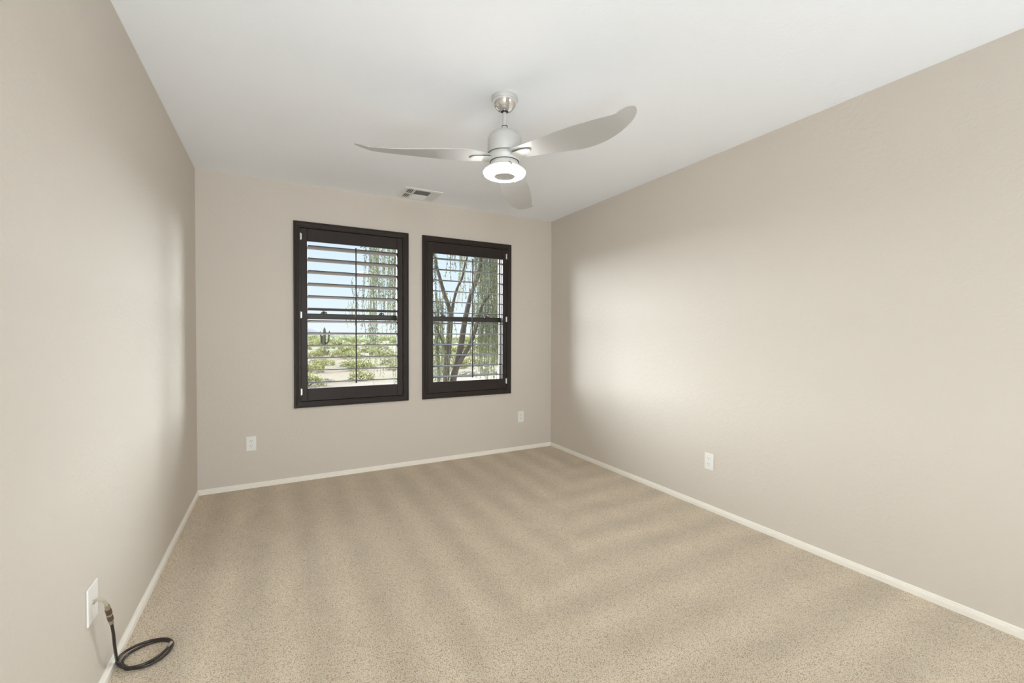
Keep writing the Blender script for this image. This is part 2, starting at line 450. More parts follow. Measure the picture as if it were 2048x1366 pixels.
# baseboards (grooved top profile)
BH, BT = 0.041, 0.012
def base_profile(sgn):
    return [(0, 0), (sgn*BT, 0), (sgn*BT, BH*0.58), (sgn*BT*0.72, BH*0.62), (sgn*BT*0.80, BH*0.70), (sgn*BT*0.55, BH*0.78), (sgn*BT*0.62, BH*0.86), (sgn*BT*0.38, BH), (0, BH)]
m = MB(); m.prism([(YB+p[0], p[1]) for p in base_profile(-1)], XL+BT*0.0, XR, 'x')
tag(m.build('baseboard_back', M_TRIM), 'cream baseboard below the windows', 'baseboard', kind='structure')
m = MB(); m.prism([(XL+p[0], p[1]) for p in base_profile(1)], YF, YB-BT, 'y')
tag(m.build('baseboard_left', M_TRIM), 'cream baseboard along the left wall', 'baseboard', kind='structure')
m = MB(); m.prism([(XR+p[0], p[1]) for p in base_profile(-1)], YF, YB-BT, 'y')
tag(m.build('baseboard_right', M_TRIM), 'cream baseboard along the right wall', 'baseboard', kind='structure')

# ------------------------------------------------------------------ windows
def frame_ring(mb, x0, x1, y0, y1, z0, z1, wx, wz0, wz1=None):
    wz1 = wz0 if wz1 is None else wz1
    mb.box(x0, x0+wx, y0, y1, z0, z1); mb.box(x1-wx, x1, y0, y1, z0, z1)
    mb.box(x0+wx, x1-wx, y0, y1, z0, z0+wz0); mb.box(x0+wx, x1-wx, y0, y1, z1-wz1, z1)

for wi, (a, b) in enumerate(WIN):
    lab = ('single-hung window with dark brown meeting rail behind the left shutter', 'single-hung window with dark brown meeting rail behind the right shutter')[wi]
    w = empty('window_%d' % (wi+1), ((a+b)/2, YB+0.12, WZ0), lab, 'window', kind='structure')
    m = MB(); frame_ring(m, a, b, YB+0.105, YB+0.155, WZ0, WZ1, 0.028, 0.030, 0.028)
    m.build('window_frame', M_ALMOND, w, bevel=0.002)
    for nm, z0, z1, y in (('upper_sash', 1.452, WZ1-0.028, YB+0.135), ('lower_sash', WZ0+0.03, 1.452, YB+0.115)):
        m = MB(); frame_ring(m, a+0.028, b-0.028, y, y+0.018, z0, z1, 0.016, 0.024, 0.024)
        s_ = m.build(nm, M_ALMOND, w, bevel=0.0015)
        g = MB(); g.box(a+0.044, b-0.044, y+0.007, y+0.011, z0+0.024, z1-0.024)
        go = g.build('pane', M_GLASS, None); go.parent = s_; go.location = (0, 0, 0)
    m = MB(); m.box(a+0.028, b-0.028, YB+0.098, YB+0.133, 1.428, 1.478)
    rail = m.build('meeting_rail', M_DKBROWN, w, bevel=0.003)
    for lx in (a+0.20, b-0.20):
        m = MB(); m.box(lx-0.028, lx+0.028, YB+0.100, YB+0.122, 1.478, 1.484)
        m.tube([(lx-0.022, YB+0.108, 1.486), (lx-0.004, YB+0.104, 1.497), (lx+0.026, YB+0.102, 1.489)], [0.004, 0.006, 0.004], 8)
        m.lathe([(0.0, 1.484), (0.011, 1.484), (0.010, 1.494), (0.0, 1.496)], (lx, YB+0.110, 0), 12)
        k = m.build('sash_lock', M_DKBROWN, None, smooth=True); k.parent = rail; k.location = (0, 0, 0)

# ------------------------------------------------------------------ plantation shutters
PAN = [(0.178, 1.066), (1.321, 2.205)]
LZ = [2.057, 1.9485, 1.840, 1.731, 1.622, 1.512, 1.405, 1.296, 1.188, 1.079, 0.970, 0.861]
def casing_profile():
    # (distance inward from the outer edge, projection into the room)
    return [(0.0, 0.0), (0.0, 0.021), (0.004, 0.024), (0.013, 0.024), (0.017, 0.020), (0.024, 0.019), (0.028, 0.016), (0.036, 0.015), (0.040, 0.018), (0.050, 0.018), (0.0535, 0.015), (0.0535, -0.045), (0.046, -0.045), (0.046, 0.0)]
def shutter(wi, tilt, hinge_side, label):
    a, b = PAN[wi]
    x0, x1 = (0.120, 1.122) if wi == 0 else (1.2600, 2.2565)
    z0, z1 = 0.6455, 2.2735
    root = empty('plantation_shutter', ((x0+x1)/2, YB, z0), label, 'shutter')
    # outer frame with mitred moulded profile
    m = MB(); pr = casing_profile(); n = len(pr); vs = []
    for cx, cz, sx, sz in ((x0, z0, 1, 1), (x1, z0, -1, 1), (x1, z1, -1, -1), (x0, z1, 1, -1)):
        for d, p in pr: vs.append((cx+sx*d, YB-p, cz+sz*d))
    fs = []
    for c in range(4):
        for i in range(n):
            j = (i+1) % n; c2 = (c+1) % 4
            fs.append((c*n+i, c*n+j, c2*n+j, c2*n+i))
    m.add(vs, fs); m.build('outer_frame', M_WOOD, root)
    # panel: stiles and rails
    px0, px1 = x0+0.0560, x1-0.0560
    pz0, pz1 = z0+0.0560, z1-0.0560
    yf, yb = YB-0.014, YB+0.014      # panel faces
    ox0, ox1 = ((0.2285, 1.0125), (1.370, 2.1550))[wi]
    oz0, oz1 = 0.8095, 2.1085
    for (sa, sb) in ((px0, ox0), (ox1, px1)):
        m = MB(); m.box(sa, sb, yf, yb, pz0, pz1); m.build('stile', M_WOOD, root, bevel=0.003)
    m = MB(); m.box(ox0, ox1, yf+0.001, yb, oz1, pz1); m.build('top_rail', M_WOOD, root, bevel=0.003)
    m = MB(); m.box(ox0, ox1, yf+0.001, yb, pz0, oz0); m.build('bottom_rail', M_WOOD, root, bevel=0.003)
    # louvers: elliptical blades on pins
    ct, st = math.cos(math.radians(tilt)), math.sin(math.radians(tilt))
    poly = []
    for k in range(20):
        an = 2*PI*k/20
        d, h = 0.056*math.cos(an), 0.0052*math.sin(an)
        poly.append((d*ct - h*st, d*st + h*ct))
    for z in LZ:
        m = MB(); m.prism([(YB+p[0], z+p[1]) for p in poly], ox0+0.003, ox1-0.003, 'x')
        m.lathe([(0.003, ox0-0.001), (0.003, ox0+0.004)], (0, YB, z), 8, axis='x')
        m.lathe([(0.003, ox1-0.004), (0.003, ox1+0.001)], (0, YB, z), 8, axis='x')
        m.build('louver', M_LOUV, root, smooth=True, origin=((ox0+ox1)/2, YB, z))
    # tilt rod with its staples
    rx = (ox0+ox1)/2 + (0.006 if wi == 0 else 0.013)
    yr = YB-0.056*ct-0.011
    m = MB(); m.box(rx-0.006, rx+0.006, yr-0.006, yr+0.006, 0.846, 2.074)
    rod = m.build('tilt_rod', M_WOOD, root, bevel=0.002)
    for z in LZ:
        zz = z - 0.056*st
        m = MB(); m.tube([(rx, yr+0.005, zz+0.004), (rx, yr+0.013, zz+0.003), (rx, yr+0.013, zz-0.003), (rx, yr+0.005, zz-0.004)], 0.0009, 6)
        s_ = m.build('staple', M_HINGE, None); s_.parent = rod; s_.location = (0, 0, 0)
    # hinges
    hx = px0-0.001 if hinge_side < 0 else px1+0.001
    for zc in (2.142, 1.459, 0.785):
        m = MB()
        m.lathe([(0.0, zc-0.030), (0.0042, zc-0.030), (0.0042, zc+0.030), (0.0, zc+0.030)], (hx, YB-0.018, 0), 12)
        m.box(hx-0.010, hx+0.010, YB-0.0156, YB-0.0144, zc-0.026, zc+0.026, 0)
        m.build('hinge', M_HINGE, root, smooth=True)
    return root
shutter(0, -8.5, -1, 'dark brown louvered shutter with white hinges on its left side')
shutter(1, 2.5, 1, 'dark brown louvered shutter nearer the right wall, tree trunks behind')

# ------------------------------------------------------------------ ceiling fan
AX, AY = 1.1071, 2.1437
fan = empty('ceiling_fan', (AX, AY, H), 'silver three-blade ceiling fan with lit round lamp, hanging from the ceiling', 'ceiling fan')
c = (AX, AY, 0)
m = MB(); m.lathe([(0, H), (0.0715, H), (0.0722, H-0.004), (0.0722, H-0.020), (0.0695, H-0.024), (0.0, H-0.024)], c, 64)
can = m.build('canopy', M_NICKEL, fan, smooth=True)
m = MB(); m.lathe([(0.0675, H-0.0235), (0.0672, H-0.030), (0.0635, H-0.042), (0.055, H-0.056), (0.042, H-0.069), (0.030, H-0.076), (0.020, H-0.079), (0.019, H-0.072), (0.0, H-0.070)], c, 64)
k = m.build('chrome_bowl', M_CHROME, None, smooth=True); k.parent = can; k.location = (0, 0, 0)
k['label'] = 'polished chrome underside of the canopy'
m = MB(); m.lathe([(0.0, H-0.066), (0.0190, H-0.071), (0.0185, H-0.077), (0.0125, H-0.085), (0.0, H-0.086)], c, 32)
m.build('ball_joint', M_BLACK, fan, smooth=True)
m = MB(); m.lathe([(0, H-0.08), (0.0108, H-0.08), (0.0108, 2.435), (0, 2.435)], c, 32)
m.build('downrod', M_NICKEL, fan, smooth=True)
m = MB(); m.lathe([(0.011, 2.4405), (0.0175, 2.4405), (0.0175, 2.4370), (0.011, 2.4370)], c, 32)
m.build('rubber_ring', M_BLACK, fan, smooth=True)
m = MB(); m.lathe([(0, 2.437), (0.0165, 2.437), (0.0185, 2.428), (0.0225, 2.413), (0.040, 2.411), (0.060, 2.405), (0.077, 2.395), (0.088, 2.383), (0.0932, 2.366), (0.0932, 2.288), (0.091, 2.284), (0, 2.284)], c, 72)
m.build('motor_housing', M_NICKEL, fan, smooth=True)
m = MB(); m.lathe([(0, 2.2835), (0.0895, 2.2835), (0.0915, 2.280), (0.0905, 2.262), (0.084, 2.247), (0.080, 2.243), (0, 2.243)], c, 72)
m.build('blade_hub', M_NICKEL, fan, smooth=True)

for zz, rr in ((2.2860, 0.0938), (2.2440, 0.0808)):
    m = MB(); m.lathe([(rr-0.006, zz), (rr, zz), (rr, zz-0.0018), (rr-0.006, zz-0.0018)], c, 72)
    m.build('seam_ring', M_BLACK, fan)
# blades
US = [.1, .2, .32, .45, .58, .7]
EM = [(-0.0511, 2.2661), (-0.0399, 2.2572), (-0.0217, 2.2522), (-0.0007, 2.2483), (0.0308, 2.2418), (0.067, 2.2359)]
EP = [(0.0684, 2.259), (0.119, 2.2522), (0.1491, 2.2329), (0.1741, 2.2125), (0.1769, 2.2049), (0.1569, 2.2153)]
TIP = (0.7703, 0.1065, 2.2461)
def cat(P, u):
    n = len(P)
    i = 0
    while i < n-2 and u > P[i+1][0]: i += 1
    def g(j):
        if j < 0: return [2*P[0][k]-P[1][k] for k in range(3)]
        if j >= n: return [2*P[-1][k]-P[-2][k] for k in range(3)]
        return P[j]
    a, b, c_, d = g(i-1), g(i), g(i+1), g(i+2)
    t = (u-b[0])/(c_[0]-b[0])
    return [0.5*(2*b[k]+(-a[k]+c_[k])*t+(2*a[k]-5*b[k]+4*c_[k]-d[k])*t*t+(-a[k]+3*b[k]-3*c_[k]+d[k])*t**3) for k in (1, 2)]
PM = [(u, *e_) for u, e_ in zip(US, EM)] + [TIP]
PP = [(u, *e_) for u, e_ in zip(US, EP)] + [TIP]
def blade_section(u):
    if u < 0.1:                       # the root narrows into the hub
        f = smoothstep(0.055, 0.1, u)
        (mv, mz), (pv, pz) = cat(PM, 0.1), cat(PP, 0.1)
        c0 = (mv+pv)/2*f + 0.0*(1-f)
        hw = (pv-mv)/2*(0.45+0.55*f)
        return (c0-hw, mz), (c0+hw, pz)
    if u > 0.70:                      # rounded tip
        t = (u-0.70)/(0.7745-0.70)
        (mv, mz), (pv, pz) = cat(PM, 0.70), cat(PP, 0.70)
        hw = (pv-mv)/2*math.sqrt(max(1-t*t, 0.0))
        cc = (mv+pv)/2*(1-t) + 0.108*t
        zc = (mz+pz)/2*(1-t) + 2.2461*t
        tw = (pz-mz)/2*math.sqrt(max(1-t*t, 0.0))
        return (cc-hw, zc-tw), (cc+hw, zc+tw)
    return tuple(cat(PM, u)), tuple(cat(PP, u))
def make_blade(ang, slope, roll):
    NS, NC = 56, 10
    us = [0.06 + (0.70-0.06)*i/(NS-14) for i in range(NS-13)] + [0.70+0.0742*math.sin(PI/2*(i+1)/13) for i in range(13)]
    top, bot = [], []
    ca, sa = math.cos(ang), math.sin(ang)
    def Wd(u, v, z):
        z = z + slope*u + roll*v
        return (AX + u*ca - v*sa, AY + u*sa + v*ca, z)
    for u in us:
        (mv, mz), (pv, pz) = blade_section(u)
        for j in range(NC+1):
            s_ = j/NC
            v = mv + (pv-mv)*s_; z = mz + (pz-mz)*s_
            th = 0.0030*math.sqrt(max(0.08, 1-(2*s_-1)**2)) + 0.0006
            camber = 0.004*(1-(2*s_-1)**2)
            top.append(Wd(u, v, z+camber+th)); bot.append(Wd(u, v, z+camber-th))
    m = MB(); nr = len(us); w_ = NC+1; off = nr*w_
    fs = []
    for i in range(nr-1):
        for j in range(NC):
            a = i*w_+j
            fs.append((a, a+1, a+1+w_, a+w_)); fs.append((off+a, off+a+w_, off+a+w_+1, off+a+1))
        for j in (0, NC):
            a = i*w_+j; fs.append((a, a+w_, off+a+w_, off+a))
    for i in (0, nr-1):
        for j in range(NC):
            a = i*w_+j; fs.append((a, a+1, off+a+1, off+a))
    m.add(top+bot, fs)
    bl = m.build('blade', M_BLADE, fan, smooth=True)
    # raised oval bracket under the root
    m = MB()
    us2 = [0.075+0.115*i/14 for i in range(15)]
    ring = []
    for i, u in enumerate(us2):
        (mv, mz), (pv, pz) = blade_section(max(u, 0.1))
        t = (u-0.075)/0.115
        hw = 0.030*math.sqrt(max(1-(t*1.0)**4, 0.02))
        cc = 0.004+0.012*t
        zc = (mz+pz)/2-0.004-0.004*(1-t)
        ring.append((u, cc, hw, zc))
    vs, fs = [], []
    for (u, cc, hw, zc) in ring:
        for j in range(9):
            s_ = -1+2*j/8
            vs.append(Wd(u, cc+hw*s_, zc-0.007*math.sqrt(max(1-s_*s_, 0))))
    for i in range(len(ring)-1):
        for j in range(8):
            a = i*9+j; fs.append((a, a+1, a+10, a+9))
    m.add(vs, fs)
    rimL = [Wd(u, cc-hw, zc-0.001) for (u, cc, hw, zc) in ring]
    rimR = [Wd(u, cc+hw, zc-0.001) for (u, cc, hw, zc) in ring]
    m.tube(rimL + rimR[::-1], 0.0032, 8)
    br = m.build('blade_bracket', M_NICKEL, None, smooth=True); br.parent = bl; br.location = (0, 0, 0)
TH0 = -1.3777
for k, (sl, ro, da) in enumerate(((0.0376, -0.0253, -0.0044), (-0.0361, -0.0014, 0.0012), (-0.0101, 0.0228, 0.0039))):
    make_blade(TH0 + k*2*PI/3 + da, sl, ro)

# light kit
m = MB(); m.lathe([(0, 2.2425), (0.076, 2.2425), (0.0775, 2.238), (0.0765, 2.226), (0.070, 2.2225), (0, 2.2225)], c, 64)
m.build('light_kit_ring', M_NICKEL, fan, smooth=True)
m = MB(); m.lathe([(0.058, 2.2220), (0.066, 2.2180), (0.082, 2.2140), (0.099, 2.2075), (0.111, 2.1980), (0.1155, 2.1900)], c, 72)
gl = m.build('glass_shade', M_GLOW, fan, smooth=True)
m = MB(); m.lathe([(0.1155, 2.1895), (0.1160, 2.1830), (0.1120, 2.1740), (0.1010, 2.1680), (0.085, 2.1670), (0.056, 2.1705)], c, 72)
m.build('lamp_lens', M_LAMP, fan, smooth=True)
m = MB(); m.lathe([(0.0, 2.205), (0.0575, 2.1720), (0.0595, 2.1670), (0.0570, 2.1640), (0.050, 2.1635), (0.047, 2.1660), (0.030, 2.1660), (0.0, 2.1655)], c, 48)
m.build('centre_cap', M_NICKEL, fan, smooth=True)
for a0 in (2.735, 0.504, -1.73):
    m = MB()
    pts = [(0.056, 2.1645), (0.070, 2.1640), (0.088, 2.1635), (0.104, 2.1655), (0.1150, 2.1725), (0.1190, 2.1830), (0.1175, 2.1930), (0.106, 2.2060), (0.088, 2.2160), (0.076, 2.2230)]
    m.tube([(AX+r*math.cos(a0), AY+r*math.sin(a0), z) for r, z in pts], 0.0021, 8)
    m.build('cage_wire', M_WIRE, fan, smooth=True)

# ------------------------------------------------------------------ ceiling register
VX0, VX1, VY0, VY1 = 0.995, 1.350, 3.835, 4.150
reg = empty('ceiling_vent', ((VX0+VX1)/2, (VY0+VY1)/2, H), 'white three-way ceiling air vent near the back wall', 'vent')
m = MB(); pr = [(0.0, 0.0), (0.0, 0.002), (0.006, 0.007), (0.030, 0.010), (0.034, 0.009), (0.034, 0.0)]
n = len(pr); vs = []; fs = []
for cx, cy, sx, sy in ((VX0, VY0, 1, 1), (VX1, VY0, -1, 1), (VX1, VY1, -1, -1), (VX0, VY1, 1, -1)):
    for d, p in pr: vs.append((cx+sx*d, cy+sy*d, H-p))
for q in range(4):
    for i in range(n):
        j = (i+1) % n; q2 = (q+1) % 4
        fs.append((q*n+i, q*n+j, q2*n+j, q2*n+i))
m.add(vs, fs); m.build('vent_frame', M_VENT, reg)
m = MB(); m.box(VX0+0.03, VX1-0.03, VY0+0.03, VY1-0.03, H-0.0015, H-0.0005)  # dark sheet painted in place of the shade inside the duct
m.build('duct_shade_sheet', M_VDARK, reg)
ix0, ix1, iy0, iy1 = VX0+0.034, VX1-0.034, VY0+0.034, VY1-0.034
xa, xb = ix0+0.068, ix1-0.068
m = MB()
for x in (xa, xb): m.box(x-0.005, x+0.005, iy0, iy1, H-0.010, H-0.001)
m.box(ix0, xa, (iy0+iy1)/2-0.004, (iy0+iy1)/2+0.004, H-0.010, H-0.001)
m.box(xb, ix1, (iy0+iy1)/2-0.004, (iy0+iy1)/2+0.004, H-0.010, H-0.001)
m.box(xa, xb, (iy0+iy1)/2-0.004, (iy0+iy1)/2+0.004, H-0.010, H-0.001)
m.build('divider', M_VENT, reg)
def blades(name, lo, hi, c0, c1, nb, lean, along):
    m = MB()
    for i in range(nb):
        p = lo + (hi-lo)*(i+0.5)/nb
        d = 0.008*lean
        poly = [(p-d-0.0008, H-0.011), (p-d+0.0008, H-0.011), (p+d+0.0008, H-0.002), (p+d-0.0008, H-0.002)]
        m.prism(poly, c0, c1, along)
    return m.build(name, M_VENT, reg)
# left and right banks run front to back, the middle banks run side to side
blades('left_slats', ix0, xa-0.005, iy0, iy1, 4, 0.9, 'y')
blades('right_slats', xb+0.005, ix1, iy0, iy1, 4, -0.9, 'y')
blades('middle_slats', iy0, (iy0+iy1)/2-0.004, xa+0.005, xb-0.005, 7, 0.95, 'x')
blades('middle_slats', (iy0+iy1)/2+0.004, iy1, xa+0.005, xb-0.005, 7, -0.75, 'x')

# ------------------------------------------------------------------ wall plates
def outlet(loc, face, label, w=0.073, h=0.122):
    """face: direction out of the wall"""
    root = empty('power_outlet', loc, label, 'outlet')
    def orient(mb):
        out = []
        for (x, y, z) in mb.v:       # local: x right, y out of wall, z up
            if face == '-y': out.append((loc[0]+x, loc[1]-y, loc[2]+z))
            else: out.append((loc[0]-y, loc[1]-x, loc[2]+z))
        mb.v = out; return mb
    m = MB(); m.box(-w/2, w/2, 0.0, 0.0055, -h/2, h/2)
    orient(m).build('cover_plate', M_PLATE, root, bevel=0.0028)
    for zc in (0.0205, -0.0205):
        m = MB(); poly = []
        for k in range(24):
            a = 2*PI*k/24
            poly.append((0.0172*math.cos(a), zc+max(-0.0135, min(0.0135, 0.0172*math.sin(a)))))
        m.prism([(p[0], p[1]) for p in poly], 0.004, 0.0078, 'y')
        orient(m); s_ = m.build('socket', M_PLATE, root)
        m = MB()
        m.box(-0.0075, -0.0053, 0.0074, 0.0081, zc+0.0005, zc+0.0085)
        m.box(0.0053, 0.0075, 0.0074, 0.0081, zc+0.0015, zc+0.0085)
        m.prism([(0.0026*math.cos(2*PI*k/10), zc-0.0065+0.0026*math.sin(2*PI*k/10)) for k in range(10)], 0.0074, 0.0081, 'y')
        orient(m); o_ = m.build('slots', M_SLOT, None); o_.parent = s_; o_.location = (0, 0, 0)
    m = MB(); m.lathe([(0, 0.0066), (0.002, 0.0064), (0.0026, 0.005)], (0, 0, 0), 12, axis='y')
    orient(m).build('screw', M_HINGE, root)
    return root
outlet((-0.2025, YB, 0.374), '-y', 'white double outlet on the back wall at its left end')
outlet((2.3915, YB, 0.373), '-y', 'small white double outlet on the back wall below the right shutter')
outlet((XR, 2.107, 0.361), '-x', 'white double outlet low on the long right wall')

# coax plate on the left wall
py0, py1, pz0, pz1 = 1.946, 2.038, 0.299, 0.427
plate = empty('cable_wall_plate', (XL, (py0+py1)/2, (pz0+pz1)/2), 'white cable wall plate low on the left wall', 'wall plate')
m = MB(); m.box(XL, XL+0.006, py0, py1, pz0, pz1); m.build('cover_plate', M_PLATE, plate, bevel=0.003)
for z in (pz0+0.020, pz1-0.020):
    m = MB(); m.lathe([(0, 0.0075), (0.0025, 0.0072), (0.0032, 0.0058)], (XL, (py0+py1)/2, z), 12, axis='x')
    m.build('screw', M_HINGE, plate)
m = MB(); m.lathe([(0.0075, 0.005), (0.0075, 0.009), (0.0, 0.009)], (XL, (py0+py1)/2, 0.363), 20, axis='x')
m.build('cable_port', M_BRASS, plate, smooth=True)

# black coax cable with connectors, coiled on the carpet
def bez(P, n=10):
    P = [Vector(p) for p in P]; out = []
    Q = [2*P[0]-P[1]] + P + [2*P[-1]-P[-2]]
    for i in range(1, len(Q)-2):
        a, b_, c_, d = Q[i-1:i+3]
        for k in range(n):
            t = k/n
            out.append(0.5*((2*b_)+(-a+c_)*t+(2*a-5*b_+4*c_-d)*t*t+(-a+3*b_-3*c_+d)*t**3))
    out.append(P[-1]); return out
cx, cy, cr_ = -0.470, 2.204, 0.077
coax = empty('coax_cable', (cx, cy, 0), 'black coax cable coiled on the carpet below the left wall plate', 'cable')
m = MB()
start = [(XL+0.007, 1.994, 0.363), (-0.555, 1.990, 0.370), (-0.543, 1.990, 0.364), (-0.537, 1.998, 0.350), (-0.535, 2.006, 0.334)]
m.tube(bez(start), 0.0050, 12); m.build('grey_lead', M_CLEARC, coax, smooth=True)
ax0, ax1 = Vector((-0.535, 2.005, 0.336)), Vector((-0.535, 2.052, 0.243))
def at(t): return ax0 + (ax1-ax0)*t
m = MB()
m.tube([at(0.0), at(0.06), at(0.22)], [0.0062, 0.0082, 0.0070], 12)
m.tube([at(0.46), at(0.54)], 0.0090, 12)
m.tube([at(0.80), at(0.98)], [0.0078, 0.0074], 12)
m.build('connector_body', M_BRASS, coax, smooth=True)
m = MB()
m.tube([at(0.20), at(0.24), at(0.44), at(0.47)], [0.0075, 0.0098, 0.0098, 0.0080], 6)
m.tube([at(0.53), at(0.56), at(0.76), at(0.81)], [0.0080, 0.0098, 0.0095, 0.0078], 6)
m.build('connector_nuts', simple('connector_nut', (0.16, 0.12, 0.10), 0.35, 0.8, noise=0.1), coax)
pts = [at(0.96), (-0.536, 2.074, 0.190), (-0.538, 2.092, 0.138), (-0.543, 2.126, 0.082), (-0.551, 2.172, 0.032)]
a_start = math.radians(200)
turns = 2.42
nn = 60
for i in range(2, nn+1):
    t = i/nn
    a = a_start + turns*2*PI*t
    r = cr_ + 0.006*math.sin(a*0.5+0.7) - 0.004*math.cos(a*1.37)
    z = 0.0055 + 0.0092*(t*1.5) + 0.002*math.sin(a*2.1)
    pts.append((cx + r*1.03*math.cos(a), cy + r*math.sin(a), max(z, 0.0055)))
m = MB(); m.tube(bez(pts, 5), 0.0050, 10)
m.build('cable_jacket', M_CABLE, coax, smooth=True)
a = a_start + turns*2*PI
e0 = Vector(pts[-1]); dr = (e0-Vector(pts[-2])).normalized()
m = MB(); m.tube([e0-dr*0.004, e0+dr*0.010, e0+dr*0.011, e0+dr*0.022], [0.0056, 0.0056, 0.0068, 0.0068], 8)
m.build('end_connector', simple('worn_connector', (0.40, 0.36, 0.33), 0.4, 0.7, noise=0.1), coax, smooth=True)

# ------------------------------------------------------------------ outdoors
GZ = -2.4
m = MB()
NG = 40
m.add([(-900, YB+0.3, GZ), (900, YB+0.3, GZ), (4000, 5000, GZ), (-3000, 5000, GZ)], [(0, 1, 2, 3)])
tag(m.build('ground', M_GROUND), 'pale sandy desert ground stretching to the horizon', 'ground', kind='structure')

# hazy mountain range, two ridges
rng = random.Random(3)
def ridge(x0, x1, y, hfun, depth, name, label):
    m = MB(); nx, ny = 90, 10
    vs = []
    for j in range(ny+1):
        v = j/ny
        for i in range(nx+1):
            x = x0+(x1-x0)*i/nx
            prof = math.sin(PI*v)**0.8
            h = hfun(i/nx)*prof*(1+0.12*math.sin(i*1.7+j*2.3))+rng.uniform(-1, 1)*prof*1.5
            vs.append((x, y+depth*(v-0.5), GZ+max(h, -0.5)))
    fs = [(j*(nx+1)+i, j*(nx+1)+i+1, (j+1)*(nx+1)+i+1, (j+1)*(nx+1)+i) for j in range(ny) for i in range(nx)]
    m.add(vs, fs)
    o = m.build(name, M_HAZED_ROCK, origin=((x0+x1)/2, y, GZ), smooth=True)
    return tag(o, label, 'mountain')
ridge(-60, 620, 2600, lambda t: 34*math.exp(-((t-0.30)/0.13)**2)+26*math.exp(-((t-0.02)/0.10)**2)+12*math.exp(-((t-0.75)/0.2)**2)*abs(math.sin(t*9)), 500, 'mountain', 'blue-grey mountain on the horizon behind the saguaro')

# ---- leaf clump meshes
def leaf_quad(mb, p, d, w, l):
    d = d.normalized(); s = d.cross(Vector((rng.uniform(-1,1), rng.uniform(-1,1), rng.uniform(-1,1)))).normalized()*w/2
    q = p + d*l
    mb.add([p-s*0.4, p+d*l*0.5-s, q, p+d*l*0.5+s], [(0,1,2,3)])
def bush_mesh(seed, n, rx, rz):
    r = random.Random(seed); mb = MB(); st = MB()
    for i in range(9):
        a = r.uniform(0, 2*PI); L_ = r.uniform(0.5, 0.9)
        tip = Vector((math.cos(a)*rx*L_, math.sin(a)*rx*L_, rz*r.uniform(0.6, 1.1)))
        st.tube([(0,0,0), tip*0.5+Vector((0,0,0.1*rz)), tip], [0.03, 0.02, 0.008], 4)
    for i in range(n):
        a = r.uniform(0, 2*PI); el = math.asin(r.uniform(0.0, 1.0)); k = r.uniform(0.45, 1.0)**0.5
        lump = 1+0.22*math.sin(a*3+seed)+0.12*math.sin(el*7+a*2)
        p = Vector((math.cos(a)*math.cos(el)*rx, math.sin(a)*math.cos(el)*rx, math.sin(el)*rz*1.5))*k*lump
        p.z = max(p.z, 0.05)
        d = (p.normalized()+Vector((r.uniform(-.8,.8), r.uniform(-.8,.8), r.uniform(-.3,1)))).normalized()
        s = d.cross(Vector((r.uniform(-1,1), r.uniform(-1,1), r.uniform(-1,1)))).normalized()*0.07
        l = r.uniform(0.12, 0.26)
        mb.add([p-s*0.3, p+d*l*0.5-s, p+d*l, p+d*l*0.5+s], [(0,1,2,3)])
    return mb, st
def px2ground(x, dist):
    """point on the plain: compass angle given by where a line of sight leaves the room"""
    az = 0.4950 + math.atan((x-1024)/F_PX)
    return dist*math.sin(az), dist*math.cos(az)

def plant_proto(name, seed, n, rx, rz, mat, label, cat_, group=None):
    root = empty(name, (0, 0, GZ), label, cat_, group)
    mb, st = bush_mesh(seed, n, rx, rz)
    f = mb.build('foliage', mat, None, recalc=False); f.parent = root
    s = st.build('stems', M_BARK, None); s.parent = root
    return root
protos = [plant_proto('desert_shrub', 11+i, (700, 600, 800)[i], (1.3, 1.5, 1.1)[i], (0.7, 0.6, 0.85)[i], (M_BUSH, M_BUSH2, M_BUSH)[i],
          'yellow-green desert shrub scattered on the sand beyond the windows', 'shrub', 'desert shrubs beyond the windows') for i in range(3)]
rb = random.Random(21)
spots = [  # (pixel column, distance, scale, kind)
    (622, 46, 1.5, 0), (634, 50, 1.2, 2), (652, 56, 1.3, 0), (618, 34, 1.35, 2), (637, 62, 1.1, 1), (700, 53, 1.2, 0), (716, 47, 1.35, 2), (728, 50, 1.4, 0),
    (676, 51, 1.0, 1), (722, 37, 1.2, 0), (670, 37, 0.7, 1), (690, 36.5, 0.6, 1), (650, 36, 0.6, 1), (705, 38, 0.8, 2), (745, 52, 1.5, 0), (762, 49, 1.3, 2), (782, 55, 1.5, 0), (792, 47, 1.2, 0),
    (680, 75, 1.9, 0), (695, 82, 2.3, 2), (705, 70, 2.0, 0), (642, 82, 1.6, 2), (672, 88, 1.3, 1), (630, 78, 1.5, 0), (755, 78, 2.2, 2), (775, 72, 2.0, 0), (735, 92, 2.0, 0),
    (905, 60, 1.8, 0), (918, 48, 1.4, 2), (945, 52, 1.8, 0), (962, 46, 1.9, 2), (985, 50, 2.0, 0), (1000, 56, 2.0, 2), (870, 50, 1.5, 0), (884, 44, 1.0, 1), (935, 39, 0.9, 1), (975, 41, 1.0, 1),
    (900, 80, 2.5, 2), (955, 75, 2.6, 0), (995, 80, 2.4, 2), (878, 90, 2.6, 0), (925, 95, 2.6, 2), (972, 92, 2.6, 0)]
placed = []
def free(gx, gy, r):
    return all((gx-a)**2+(gy-b)**2 > (r+c_)**2 for a, b, c_ in placed)
tries = 0
